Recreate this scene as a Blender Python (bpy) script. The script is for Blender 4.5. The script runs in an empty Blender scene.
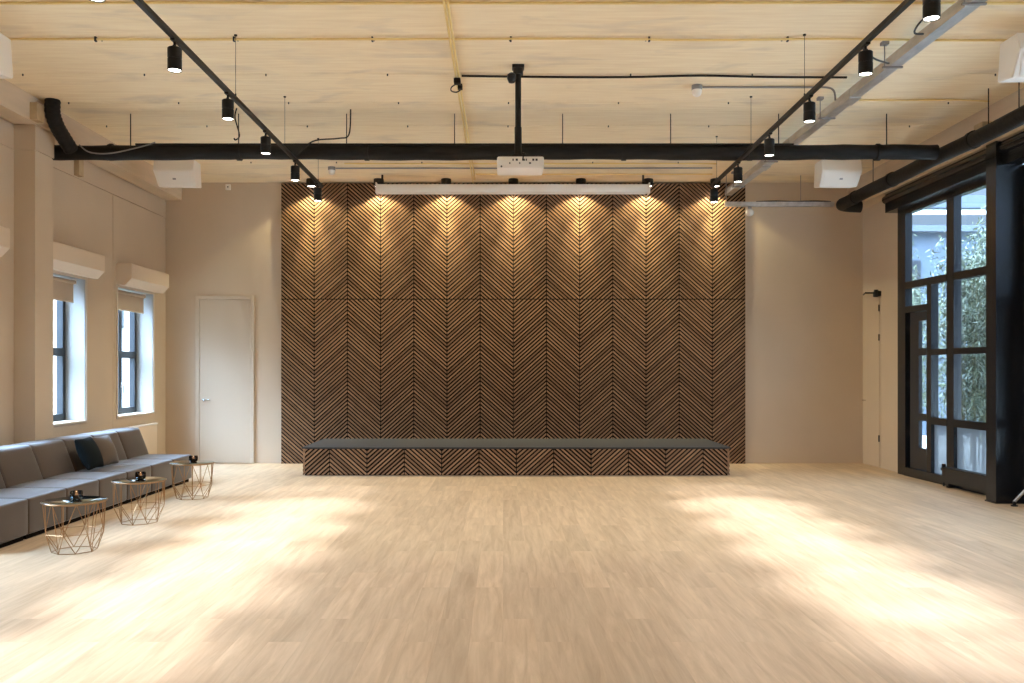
import bpy, bmesh, math, random
from mathutils import Vector, Matrix, noise as mnoise
random.seed(7)
PI = math.pi
scene = bpy.context.scene
COL = scene.collection

# ------------------------------------------------------------------ dimensions (metres; camera stands at x=0, y=0 looking +y)
F, CX, CY, EYE = 870.0, 503.0, 370.0, 1.5
XL, XR = -5.42, 5.78            # left / right wall faces
YB, YF = 13.98, -3.0            # back wall, wall behind the camera
H = 4.51                        # ceiling
PY = 13.91                      # face of the slatted cladding
CW = 0.531                      # slatted column width
CXM = 0.165                      # middle of the cladding
TL, TR = -2.40, 2.72            # track rails
TZ = 3.93

# ------------------------------------------------------------------ materials
def new_mat(name):
    m = bpy.data.materials.new(name); m.use_nodes = True
    nt = m.node_tree
    return m, nt, nt.nodes['Principled BSDF']

def mat(name, col, rough=0.5, metal=0.0, spec=0.5, emit=None, estr=0, sheen=0, var=0.0, vscale=(6, 6, 6), bump=0.0, bscale=60):
    m, nt, b = new_mat(name)
    b.inputs['Base Color'].default_value = (*col, 1)
    b.inputs['Roughness'].default_value = rough
    b.inputs['Metallic'].default_value = metal
    b.inputs['Specular IOR Level'].default_value = spec
    if sheen:
        b.inputs['Sheen Weight'].default_value = sheen
        b.inputs['Sheen Roughness'].default_value = 0.36; b.inputs['Sheen Tint'].default_value = (.86, .93, 1, 1)
    if emit:
        b.inputs['Emission Color'].default_value = (*emit, 1); b.inputs['Emission Strength'].default_value = estr
    if var or bump:
        tc = nt.nodes.new('ShaderNodeTexCoord'); mp = nt.nodes.new('ShaderNodeMapping')
        mp.inputs['Scale'].default_value = vscale
        nt.links.new(tc.outputs['Object'], mp.inputs['Vector'])
    if var:
        n = nt.nodes.new('ShaderNodeTexNoise'); n.inputs['Scale'].default_value = 1; n.inputs['Detail'].default_value = 6
        nt.links.new(mp.outputs[0], n.inputs['Vector'])
        r = nt.nodes.new('ShaderNodeMapRange'); r.inputs[1].default_value = .3; r.inputs[2].default_value = .7
        r.inputs[3].default_value = 1 - var; r.inputs[4].default_value = 1 + var
        nt.links.new(n.outputs['Fac'], r.inputs[0])
        mx = nt.nodes.new('ShaderNodeVectorMath'); mx.operation = 'SCALE'; mx.inputs[0].default_value = col
        nt.links.new(r.outputs[0], mx.inputs['Scale']); nt.links.new(mx.outputs[0], b.inputs['Base Color'])
    if bump:
        n2 = nt.nodes.new('ShaderNodeTexNoise'); n2.inputs['Scale'].default_value = bscale; n2.inputs['Detail'].default_value = 4
        nt.links.new(tc.outputs['Object'], n2.inputs['Vector'])
        bp = nt.nodes.new('ShaderNodeBump'); bp.inputs['Strength'].default_value = bump; bp.inputs['Distance'].default_value = .01
        nt.links.new(n2.outputs['Fac'], bp.inputs['Height']); nt.links.new(bp.outputs[0], b.inputs['Normal'])
    return m

def floor_mat():
    m, nt, b = new_mat('light_oak_planks'); N, L = nt.nodes, nt.links
    tc = N.new('ShaderNodeTexCoord')
    mp = N.new('ShaderNodeMapping'); mp.inputs['Rotation'].default_value = (0, 0, PI / 2); L.new(tc.outputs['Object'], mp.inputs['Vector'])
    br = N.new('ShaderNodeTexBrick'); L.new(mp.outputs[0], br.inputs['Vector'])
    br.inputs['Scale'].default_value = 1; br.inputs['Brick Width'].default_value = 1.2; br.inputs['Row Height'].default_value = .185
    br.inputs['Mortar Size'].default_value = .0012; br.inputs['Mortar Smooth'].default_value = .2; br.offset = .37
    br.inputs['Color1'].default_value = (0, 0, 0, 1); br.inputs['Color2'].default_value = (1, 1, 1, 1); br.inputs['Mortar'].default_value = (.2, .2, .2, 1)
    mg = N.new('ShaderNodeMapping'); mg.inputs['Scale'].default_value = (11, .9, 1); L.new(tc.outputs['Object'], mg.inputs['Vector'])
    add = N.new('ShaderNodeVectorMath'); add.operation = 'MULTIPLY_ADD'; add.inputs[1].default_value = (9, 5, 0)
    L.new(br.outputs['Color'], add.inputs[0]); L.new(mg.outputs[0], add.inputs[2])
    n1 = N.new('ShaderNodeTexNoise'); n1.inputs['Scale'].default_value = 1.6; n1.inputs['Detail'].default_value = 8; n1.inputs['Roughness'].default_value = .62; n1.inputs['Distortion'].default_value = .5
    L.new(add.outputs[0], n1.inputs['Vector'])
    cr = N.new('ShaderNodeValToRGB'); e = cr.color_ramp.elements
    e[0].position = .3; e[0].color = (.43, .30, .182, 1); e[1].position = .68; e[1].color = (.61, .455, .298, 1)
    L.new(n1.outputs['Fac'], cr.inputs['Fac'])
    mx = N.new('ShaderNodeMix'); mx.data_type = 'RGBA'; mx.blend_type = 'MULTIPLY'; mx.inputs[0].default_value = 1
    r = N.new('ShaderNodeMapRange'); r.inputs[3].default_value = .9; r.inputs[4].default_value = 1.07
    L.new(br.outputs['Color'], r.inputs[0]); L.new(cr.outputs[0], mx.inputs[6]); L.new(r.outputs[0], mx.inputs[7])
    L.new(mx.outputs[2], b.inputs['Base Color'])
    b.inputs['Roughness'].default_value = .42; b.inputs['Specular IOR Level'].default_value = .45
    bp = N.new('ShaderNodeBump'); bp.inputs['Strength'].default_value = .12; bp.inputs['Distance'].default_value = .004
    L.new(n1.outputs['Fac'], bp.inputs['Height']); L.new(bp.outputs[0], b.inputs['Normal'])
    return m

def ceiling_mat():
    m, nt, b = new_mat('pale_ceiling_board'); N, L = nt.nodes, nt.links
    tc = N.new('ShaderNodeTexCoord')
    def noise(sc, scale, det, dist=0):
        mp = N.new('ShaderNodeMapping'); mp.inputs['Scale'].default_value = sc; L.new(tc.outputs['Object'], mp.inputs['Vector'])
        n = N.new('ShaderNodeTexNoise'); n.inputs['Scale'].default_value = scale; n.inputs['Detail'].default_value = det; n.inputs['Distortion'].default_value = dist
        L.new(mp.outputs[0], n.inputs['Vector']); return n
    n1 = noise((.9, 9, 1), 2.2, 6); n2 = noise((1.1, 2.6, 1), 1.0, 5, .6)
    cr = N.new('ShaderNodeValToRGB'); e = cr.color_ramp.elements
    e[0].position = .3; e[0].color = (.82, .68, .47, 1); e[1].position = .7; e[1].color = (.91, .785, .565, 1)
    L.new(n1.outputs['Fac'], cr.inputs['Fac'])
    r = N.new('ShaderNodeMapRange'); r.inputs[1].default_value = .56; r.inputs[2].default_value = .76; r.inputs[3].default_value = 0; r.inputs[4].default_value = .55
    L.new(n2.outputs['Fac'], r.inputs[0])
    mx = N.new('ShaderNodeMix'); mx.data_type = 'RGBA'; mx.inputs[7].default_value = (.50, .43, .36, 1)
    L.new(r.outputs[0], mx.inputs[0]); L.new(cr.outputs[0], mx.inputs[6]); L.new(mx.outputs[2], b.inputs['Base Color'])
    b.inputs['Roughness'].default_value = .9; b.inputs['Specular IOR Level'].default_value = .2
    return m

def slat_mat():
    m, nt, b = new_mat('stained_slat_wood'); N, L = nt.nodes, nt.links
    g = N.new('ShaderNodeNewGeometry')
    tc = N.new('ShaderNodeTexCoord'); n = N.new('ShaderNodeTexNoise'); n.inputs['Scale'].default_value = 9; n.inputs['Detail'].default_value = 5
    L.new(tc.outputs['Object'], n.inputs['Vector'])
    ad = N.new('ShaderNodeMath'); ad.operation = 'MULTIPLY_ADD'; ad.inputs[1].default_value = .55; L.new(g.outputs['Random Per Island'], ad.inputs[0])
    m2 = N.new('ShaderNodeMath'); m2.operation = 'MULTIPLY'; m2.inputs[1].default_value = .45; L.new(n.outputs['Fac'], m2.inputs[0]); L.new(m2.outputs[0], ad.inputs[2])
    cr = N.new('ShaderNodeValToRGB'); e = cr.color_ramp.elements
    e[0].position = .1; e[0].color = (.175, .097, .053, 1); e[1].position = .85; e[1].color = (.39, .235, .132, 1)
    L.new(ad.outputs[0], cr.inputs['Fac']); L.new(cr.outputs[0], b.inputs['Base Color'])
    b.inputs['Roughness'].default_value = .5; b.inputs['Specular IOR Level'].default_value = .35
    return m

def glass_mat(name, tint=(.93, .96, .97), refl=.06, frost=0.0):
    m, nt, b = new_mat(name); N, L = nt.nodes, nt.links
    N.remove(b); out = N['Material Output']
    tr = N.new('ShaderNodeBsdfTransparent'); tr.inputs[0].default_value = (*tint, 1)
    gl = N.new('ShaderNodeBsdfGlossy'); gl.inputs['Roughness'].default_value = .02
    lw = N.new('ShaderNodeLayerWeight'); pw = N.new('ShaderNodeMath'); pw.operation = 'POWER'; pw.inputs[1].default_value = 5
    fr = N.new('ShaderNodeMath'); fr.operation = 'MULTIPLY_ADD'; fr.inputs[1].default_value = .7; fr.inputs[2].default_value = refl * .5
    L.new(lw.outputs['Facing'], pw.inputs[0]); L.new(pw.outputs[0], fr.inputs[0])
    mx = N.new('ShaderNodeMixShader'); L.new(fr.outputs[0], mx.inputs[0]); L.new(tr.outputs[0], mx.inputs[1]); L.new(gl.outputs[0], mx.inputs[2])
    last = mx
    if frost:
        tl = N.new('ShaderNodeBsdfTranslucent'); tl.inputs[0].default_value = (.26, .28, .30, 1)
        df = N.new('ShaderNodeBsdfDiffuse'); df.inputs[0].default_value = (.24, .26, .27, 1)
        m3 = N.new('ShaderNodeMixShader'); m3.inputs[0].default_value = .35; L.new(tl.outputs[0], m3.inputs[1]); L.new(df.outputs[0], m3.inputs[2])
        m4 = N.new('ShaderNodeMixShader'); m4.inputs[0].default_value = frost; L.new(mx.outputs[0], m4.inputs[1]); L.new(m3.outputs[0], m4.inputs[2]); last = m4
    L.new(last.outputs[0], out.inputs['Surface'])
    return m

M = dict(
    floor=floor_mat(), ceil=ceiling_mat(), slat=slat_mat(),
    wall=mat('greige_wall_paint', (.575, .465, .345), .6, var=.03, vscale=(1.5, 1.5, 1.5), spec=.35),
    door=mat('greige_door_paint', (.57, .475, .365), .45),
    beam=mat('pale_timber_beam', (.62, .50, .37), .7, var=.12, vscale=(3, 1, 6)),
    block=mat('raw_timber_block', (.50, .37, .22), .7, var=.15, vscale=(8, 8, 8)),
    backing=mat('black_felt_backing', (.012, .009, .007), .9, spec=.1),
    benchtop=mat('charcoal_felt_top', (.040, .039, .041), .8, var=.15, vscale=(60, 60, 60)),
    black=mat('black_powder_coat', (.009, .009, .009), .5, spec=.3),
    steel=mat('black_painted_steel', (.010, .012, .016), .27, spec=.55),
    window_black=mat('anthracite_window_frame', (.02, .024, .03), .4),
    duct=mat('black_wrapped_duct', (.010, .009, .0085), .6, spec=.22, var=.5, vscale=(5, 30, 30), bump=.25, bscale=25),
    rubber=mat('black_cable_rubber', (.010, .009, .009), .6, spec=.25),
    galv=mat('galvanised_steel', (.55, .55, .55), .42, metal=.85, var=.15, vscale=(14, 5, 14)),
    yellow=mat('yellow_conduit_plastic', (.82, .62, .26), .5),
    grey=mat('grey_conduit_plastic', (.25, .24, .24), .5),
    white=mat('white_plastic', (.84, .80, .74), .45),
    cream=mat('cream_shutter_box', (.70, .58, .45), .5),
    blind=mat('beige_blind_fabric', (.50, .40, .30), .85, bump=.05, bscale=300),
    reveal=mat('white_reveal_board', (.36, .355, .345), .5),
    casing=mat('pale_window_casing', (.62, .54, .44), .5),
    chrome=mat('brushed_chrome', (.7, .7, .7), .25, metal=1),
    sofa=mat('taupe_velvet', (.058, .036, .022), .65, sheen=.72, var=.12, vscale=(5, 5, 5), spec=.5),
    teal=mat('dark_teal_velvet', (.005, .008, .009), .8, spec=.12),
    brown=mat('brown_velvet', (.10, .072, .052), .75, sheen=.4, spec=.25),
    mirror=mat('smoked_mirror_glass', (.40, .53, .55), .03, metal=1),
    copper=mat('aged_copper_wire', (.36, .21, .105), .35, metal=.85),
    bowl=glass_mat('black_glass_bowl', (.30, .27, .25), .12),
    wax=mat('candle_wax', (.75, .6, .45), .6),
    flame=mat('candle_flame', (1, .6, .3), .5, emit=(1, .62, .32), estr=3),
    lens=mat('lamp_lens', (1, 1, 1), .3, emit=(1, .93, .82), estr=14),
    globe=mat('white_globe_glass', (.8, .78, .74), .15),
    port=mat('dark_socket', (.02, .02, .02), .5),
    glass=glass_mat('window_glass'), frost=glass_mat('frosted_glass', frost=.72),
    leaf=mat('bamboo_leaf', (.062, .075, .040), .55, var=.5, vscale=(3, 3, 3)),
    cane=mat('bamboo_cane', (.14, .14, .06), .5),
    paving=mat('grey_paving', (.37, .345, .30), .8, var=.15, vscale=(2, 2, 2)),
    outwall=mat('pale_render_wall', (.75, .76, .77), .8, var=.08, vscale=(1, 1, 1)),
    bluewall=mat('blue_grey_cladding', (.055, .075, .10), .6, var=.1, vscale=(.5, .5, 4)),
    outbeam=mat('grey_painted_beam', (.07, .085, .105), .6),
    tree=mat('tree_leaf', (.12, .16, .08), .6, var=.3, vscale=(2, 2, 2)),
    bark=mat('tree_bark', (.10, .08, .06), .8),
)

# ------------------------------------------------------------------ mesh builder
class MB:
    def __init__(s): s.bm = bmesh.new(); s.mats = []; s.mi = 0
    def _faces(s, faces):
        for f in faces: f.material_index = s.mi
    def hexa(s, c):
        v = [s.bm.verts.new(p) for p in c]
        s._faces([s.bm.faces.new([v[i] for i in q]) for q in ((0, 1, 2, 3), (7, 6, 5, 4), (0, 4, 5, 1), (1, 5, 6, 2), (2, 6, 7, 3), (3, 7, 4, 0))])
        return s
    def box(s, a, b, bev=0, seg=2):
        x0, x1 = sorted((a[0], b[0])); y0, y1 = sorted((a[1], b[1])); z0, z1 = sorted((a[2], b[2]))
        if bev:
            t = bmesh.new(); bmesh.ops.create_cube(t, size=1)
            for v in t.verts: v.co = ((x0 + x1) / 2 + v.co.x * (x1 - x0), (y0 + y1) / 2 + v.co.y * (y1 - y0), (z0 + z1) / 2 + v.co.z * (z1 - z0))
            bmesh.ops.bevel(t, geom=t.edges[:], offset=bev, segments=seg, profile=.5, affect='EDGES')
            s.add(t); return s
        return s.hexa([(x0, y0, z0), (x1, y0, z0), (x1, y1, z0), (x0, y1, z0), (x0, y0, z1), (x1, y0, z1), (x1, y1, z1), (x0, y1, z1)])
    def add(s, t, mtx=None):
        if mtx is not None: bmesh.ops.transform(t, matrix=mtx, verts=t.verts[:])
        mp = {v: s.bm.verts.new(v.co) for v in t.verts}
        for f in t.faces:
            try: s._faces([s.bm.faces.new([mp[v] for v in f.verts])])
            except ValueError: pass
        t.free(); return s
    def prism(s, pts, d):                  # planar polygon extruded along vector d
        d = Vector(d); a = [s.bm.verts.new(p) for p in pts]; b = [s.bm.verts.new(Vector(p) + d) for p in pts]; n = len(a)
        fs = [s.bm.faces.new(a[::-1]), s.bm.faces.new(b)] + [s.bm.faces.new((a[i], a[(i + 1) % n], b[(i + 1) % n], b[i])) for i in range(n)]
        s._faces(fs); return s
    def tube(s, pts, r, seg=8, cap=True, closed=False):
        pts = [Vector(p) for p in pts]; n = len(pts); rings = []
        rr = r if isinstance(r, (list, tuple)) else [r] * n
        up = None
        for i, p in enumerate(pts):
            if closed: d = pts[(i + 1) % n] - pts[i - 1]
            else: d = pts[min(i + 1, n - 1)] - pts[max(i - 1, 0)]
            d.normalize()
            if up is None:
                up = Vector((0, 0, 1)) if abs(d.z) < .9 else Vector((1, 0, 0))
            u = d.cross(up)
            if u.length < 1e-4: u = d.cross(Vector((0, 1, 0)))
            u.normalize(); w = u.cross(d).normalized(); up = w
            rings.append([s.bm.verts.new(p + (u * math.cos(2 * PI * k / seg) + w * math.sin(2 * PI * k / seg)) * rr[i]) for k in range(seg)])
        fs = []
        for i in range(n if closed else n - 1):
            a, b = rings[i], rings[(i + 1) % n]
            for k in range(seg): fs.append(s.bm.faces.new((a[k], a[(k + 1) % seg], b[(k + 1) % seg], b[k])))
        if cap and not closed: fs += [s.bm.faces.new(rings[0][::-1]), s.bm.faces.new(rings[-1])]
        s._faces(fs); return s
    def cyl(s, p, q, r, seg=20): return s.tube([p, q], r, seg)
    def lathe(s, c, prof, seg=24):         # prof: (r, z) rising along the outside; closed at r=0 ends
        c = Vector(c); rings = []
        for r, z in prof:
            if r < 1e-6: rings.append([s.bm.verts.new(c + Vector((0, 0, z)))])
            else: rings.append([s.bm.verts.new(c + Vector((r * math.cos(2 * PI * k / seg), r * math.sin(2 * PI * k / seg), z))) for k in range(seg)])
        fs = []
        for a, b in zip(rings, rings[1:]):
            for k in range(seg):
                k2 = (k + 1) % seg
                if len(a) == 1 and len(b) == 1: continue
                if len(a) == 1: fs.append(s.bm.faces.new((a[0], b[k2], b[k])))
                elif len(b) == 1: fs.append(s.bm.faces.new((a[k], a[k2], b[0])))
                else: fs.append(s.bm.faces.new((a[k], a[k2], b[k2], b[k])))
        s._faces(fs); return s
    def puff(s, c, h, r, bulge=(0, 0, 0), n=9, warp=None, mtx=None):   # rounded soft box; warp(p) -> p in local coords
        t = bmesh.new(); h = Vector(h)
        def ax(k):
            a = [-h[k] + r * x for x in (0, .25, .5, .75, 1)]
            mid = [-h[k] + r + (2 * (h[k] - r)) * i / n for i in range(1, n)]
            return a + mid + [-x for x in a[::-1]]
        A = [ax(0), ax(1), ax(2)]
        for k in range(3):
            i, j = (k + 1) % 3, (k + 2) % 3
            for sg in (-1, 1):
                g = []
                for u in A[i]:
                    row = []
                    for w in A[j]:
                        p = Vector((0, 0, 0)); p[k] = sg * h[k]; p[i] = u; p[j] = w
                        row.append(t.verts.new(p))
                    g.append(row)
                for a in range(len(g) - 1):
                    for b in range(len(g[0]) - 1):
                        q = (g[a][b], g[a + 1][b], g[a + 1][b + 1], g[a][b + 1])
                        t.faces.new(q if sg > 0 else q[::-1])
        bmesh.ops.remove_doubles(t, verts=t.verts[:], dist=1e-5)
        for v in t.verts:
            p = v.co.copy(); q = Vector([max(-(h[k] - r), min(h[k] - r, p[k])) for k in range(3)]); d = p - q
            if d.length > 0: p = q + d.normalized() * r
            f = [max(0, 1 - (p[k] / h[k]) ** 2) for k in range(3)]
            o = Vector((0, 0, 0))
            for k in range(3):
                o[k] = bulge[k] * (p[k] / h[k]) * f[(k + 1) % 3] ** .7 * f[(k + 2) % 3] ** .7
            p = p + o
            v.co = warp(p) if warp else p
        s.add(t, mtx if mtx is not None else Matrix.Translation(Vector(c))); return s

ROOT = {}
def link_mesh(name, mb, material, parent=None, origin=None, smooth=35):
    bm = mb.bm
    bmesh.ops.recalc_face_normals(bm, faces=bm.faces[:])
    if parent is not None: off = ROOT[parent.name]
    elif origin is not None: off = Vector(origin)
    else:
        co = [v.co for v in bm.verts]
        off = Vector(((min(c.x for c in co) + max(c.x for c in co)) / 2, (min(c.y for c in co) + max(c.y for c in co)) / 2, min(c.z for c in co)))
    bmesh.ops.translate(bm, vec=-off, verts=bm.verts[:])
    me = bpy.data.meshes.new(name); bm.to_mesh(me); bm.free()
    for m in (material if isinstance(material, (list, tuple)) else [material]): me.materials.append(m)
    if smooth:
        me.shade_smooth(); me.set_sharp_from_angle(angle=math.radians(smooth))
    o = bpy.data.objects.new(name, me); COL.objects.link(o)
    if parent is not None: o.parent = parent
    else: o.location = off
    ROOT[o.name] = off
    return o

def tag(o, label, cat, group=None, kind=None):
    if label: o['label'] = label
    if cat: o['category'] = cat
    if group: o['group'] = group
    if kind: o['kind'] = kind
    return o
def thing(name, loc, label, cat, group=None):
    o = bpy.data.objects.new(name, None); COL.objects.link(o); o.location = loc; o.empty_display_size = .1
    ROOT[o.name] = Vector(loc)
    return tag(o, label, cat, group)
def struct(name, mb, material, label=None, cat=None, parent=None, smooth=35):
    o = link_mesh(name, mb, material, parent, origin=(0, 0, 0) if parent is None else None, smooth=smooth)
    if parent is None: tag(o, label, cat, kind='structure')
    return o
part = link_mesh

def curve_pts(ctrl, n=6):                  # Catmull-Rom through control points
    P = [Vector(c) for c in ctrl]; out = []
    for i in range(len(P) - 1):
        a, b, c, d = P[max(i - 1, 0)], P[i], P[i + 1], P[min(i + 2, len(P) - 1)]
        for k in range(n):
            t = k / n
            out.append(.5 * (2 * b + (c - a) * t + (2 * a - 5 * b + 4 * c - d) * t * t + (3 * b - a - 3 * c + d) * t ** 3))
    out.append(P[-1]); return out

# ================================================================== ROOM SHELL
struct('floor', MB().box((XL - .3, YF - .2, -.1), (XR + .12, YB + .2, 0)), M['floor'], 'light oak plank floor', 'floor')
mb = MB().box((XL - .6, YF - .2, H + .014), (XR + .6, YB + .2, H + .2))
ys = [7.91 + .935 * k for k in range(-12, 8)]
edges = [YF] + [y for y in ys if YF < y < YB] + [YB]
for a, b in zip(edges, edges[1:]): mb.box((XL - .1, a + .005, H), (XR + .1, b - .005, H + .02))
ceiling = struct('ceiling', mb, M['ceil'], 'pale board ceiling with seams running across the room', 'ceiling')
for r, y in enumerate(ys):                 # fixing bolts along the seams
    if y < 6.9 or y > 13.4: continue
    for k in range(-2, 7):
        x = -2.41 + 1.236 * k
        if x < XL + .4 or x > XR - .3: continue
        part('bolt', MB().cyl((x, y, H + .002), (x, y, H - .02), .0075, 8), M['port'], ceiling)

struct('wall_back', MB().box((XL - .45, YB, 0), (XR + .3, YB + .2, H + .1)), M['wall'], 'greige back wall', 'wall')
struct('wall_front', MB().box((XL - .45, YF - .2, 0), (XR + .3, YF, H + .1)), M['wall'], 'greige wall behind the viewer', 'wall')

# left wall with window openings
WW, WZ0, WZ1 = 1.257, .82, 2.68
wins = [13.473 - 2.185 * k for k in range(6)]        # far edge of each opening
mb = MB()
seg = [YF] + sorted(sum([[w - WW, w] for w in wins], [])) + [YB]
for i in range(0, len(seg), 2): mb.box((XL - .45, seg[i], 0), (XL - .012, seg[i + 1], H + .1))
for w in wins:
    mb.box((XL - .45, w - WW, 0), (XL - .012, w, WZ0)); mb.box((XL - .45, w - WW, WZ1), (XL - .012, w, H + .1))
# cladding boards leave fine shadow joints
joints = [YF] + [13.473 - 2.185 * k - WW - .128 for k in range(6)][::-1] + [YB]
for a, b in zip(joints, joints[1:]):
    ins = [w for w in wins if a < w - WW and w < b]
    y0, y1 = a + .005, b - .005
    if not ins: mb.box((XL - .02, y0, 0), (XL, y1, 3.93)); continue
    w = ins[0]
    mb.box((XL - .02, y0, 0), (XL, w - WW, 3.93)); mb.box((XL - .02, w, 0), (XL, y1, 3.93))
    mb.box((XL - .02, w - WW, 0), (XL, w, WZ0)); mb.box((XL - .02, w - WW, WZ1), (XL, w, 3.93))
mb.box((XL - .02, YF, 3.945), (XL + .004, YB, 4.2))
struct('wall_left', mb, M['wall'], 'greige panelled left wall with narrow windows', 'wall')

# right wall: short solid stretch by the corner, solid stretch behind the viewer
mb = MB().box((XR, 12.61, 0), (XR + .1, YB, H + .1)).box((XR + .0, YF, 0), (XR + .3, .4, H + .1)).box((XR + .02, .4, 4.06), (XR + .3, 12.61, H + .1))
struct('wall_right', mb, M['wall'], 'greige wall stretch between the corner and glazed front', 'wall')

# ledges under the ceiling
struct('trim_1', MB().box((XL, YF, 4.225), (-5.16, YB, H)), M['beam'], 'pale boxed beam under the ceiling on the left wall', 'beam')
struct('trim_2', MB().box((5.54, YF, 4.077), (XR + .02, YB, H)), M['beam'], 'pale boxed beam under the ceiling above the glazed front', 'beam')
# pilaster on the left wall
mb = MB().box((XL, 9.64, 0), (-5.186, 10.03, 3.925)).box((XL, 9.632, 3.94), (-5.178, 10.038, 4.205)).box((XL, 9.65, 3.92), (-5.196, 10.02, 4.225))
struct('trim_3', mb, M['wall'], 'greige square pilaster standing against the left wall', 'pilaster')

# doors
dx0, dx1, dz = (196 - CX) * YB / F, (254.5 - CX) * YB / F, 2.69
mb = MB()
for a, b in (((dx0, 0), (dx0 + .06, dz)), ((dx1 - .06, 0), (dx1, dz)), ((dx0 + .06, dz - .06), (dx1 - .06, dz))):
    mb.box((a[0], YB - .03, a[1]), (b[0], YB - .001, b[1]), .004, 1)
d1 = struct('door_1', mb, M['door'], 'tall plain greige door in the back wall', 'door')
leaf = part('leaf', MB().box((dx0 + .064, YB - .02, .012), (dx1 - .064, YB - .001, dz - .064)), M['door'], d1)
hx = dx0 + .13
mb = MB().cyl((hx, YB - .02, 1.02), (hx, YB - .028, 1.02), .026, 16).cyl((hx, YB - .028, 1.02), (hx, YB - .075, 1.02), .009, 10).tube([(hx, YB - .07, 1.02), (hx + .06, YB - .072, 1.02), (hx + .125, YB - .07, 1.02)], .0085, 10)
part('handle', mb, M['chrome'], leaf)
ey0, ey1 = 13.30, 13.94
mb = MB()
for a, b in (((ey0, 0), (ey0 + .03, 2.66)), ((ey1 - .03, 0), (ey1, 2.66)), ((ey0 + .03, 2.63), (ey1 - .03, 2.66))):
    mb.box((XR - .006, a[0], a[1]), (XR - .0005, b[0], b[1]))
d2 = struct('door_2', mb, M['wall'], 'plain greige door in the right wall with black closer arm', 'door')
lf = part('leaf', MB().box((XR - .014, ey0 + .034, .012), (XR - .0005, ey1 - .034, 2.625)), M['wall'], d2)
for z in (.45, 2.0, 2.45): part('hinge', MB().cyl((XR - .02, ey0 + .03, z - .05), (XR - .02, ey0 + .03, z + .05), .011, 8), M['black'], d2)
hy = ey1 - .1
part('handle', MB().cyl((XR - .014, hy, 1.02), (XR - .07, hy, 1.02), .01, 10).tube([(XR - .065, hy, 1.02), (XR - .066, hy - .12, 1.02)], .009, 8), M['chrome'], lf)
mb = MB().box((XR - .06, 13.28, 2.63), (XR - .004, 13.46, 2.71), .008).tube([(XR - .06, 13.33, 2.68), (XR - .2, 13.38, 2.685)], .012, 8).tube([(XR - .2, 13.38, 2.69), (XR - .03, 13.88, 2.70)], .011, 8).cyl((XR - .06, 13.34, 2.62), (XR - .06, 13.34, 2.73), .032, 14)
part('door_closer', mb, M['black'], d2)

# left windows
for k, w in enumerate(wins):
    y0, y1 = w - WW, w
    xg = XL - .30
    mb = MB(); t = .085
    mb.box((xg - .03, y0, WZ0 + .03), (xg + .05, y0 + t, WZ1)).box((xg - .03, y1 - t, WZ0 + .03), (xg + .05, y1, WZ1))
    mb.box((xg - .03, y0 + t, WZ0 + .03), (xg + .05, y1 - t, WZ0 + .03 + t)).box((xg - .03, y0 + t, WZ1 - t), (xg + .05, y1 - t, WZ1))
    mb.box((xg - .03, y0 + t, 1.68), (xg + .05, y1 - t, 1.78))
    ym = (y0 + y1) / 2 + .045
    mb.box((xg - .03, ym - .05, WZ0 + .03 + t), (xg + .05, ym + .05, 1.68)).box((xg - .03, ym - .05, 1.78), (xg + .05, ym + .05, WZ1 - t))
    lab = ['narrow window in the left wall next to the corner', 'narrow window in the left wall right behind the pilaster'][k] if k < 2 else 'narrow window further along the left wall'
    wo = struct('window_%d' % (k + 1), mb, M['window_black'], lab, 'window')
    part('pane', MB().box((xg - .004, y0 + t - .01, WZ0 + .1), (xg + .004, ym - .045, WZ1 - t + .01)).box((xg - .004, ym + .045, WZ0 + .1), (xg + .004, y1 - t + .01, WZ1 - t + .01)), M['glass'], wo)
    rv = MB().box((xg + .05, y1 - .012, WZ0 + .03), (XL - .001, y1 - .0005, WZ1 - .0005)).box((xg + .05, y0 + .0005, WZ0 + .03), (XL - .001, y0 + .012, WZ1 - .0005)).box((xg + .05, y0 + .012, WZ1 - .012), (XL - .001, y1 - .012, WZ1 - .0005))
    part('reveal', rv, M['reveal'], wo)
    part('sill', MB().box((xg - .02, y0 + .0005, WZ0 + .0005), (XL + .022, y1 - .0005, WZ0 + .03), .004, 1), M['casing'], wo)
    c = MB().box((XL, y0 - .03, WZ0), (XL + .016, y0, WZ1 + .02)).box((XL, y1, WZ0), (XL + .016, y1 + .03, WZ1 + .02)).box((XL, y0, WZ1 - .01), (XL + .016, y1, WZ1 + .02))
    part('casing', c, M['casing'], wo)
    if k < 2:
        hz = 1.28
        part('handle', MB().box((xg + .05, ym - .016, hz - .04), (xg + .062, ym + .016, hz + .04)).tube([(xg + .06, ym, hz), (xg + .10, ym, hz), (xg + .105, ym, hz - .13)], .009, 8), M['chrome'], wo)

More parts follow.
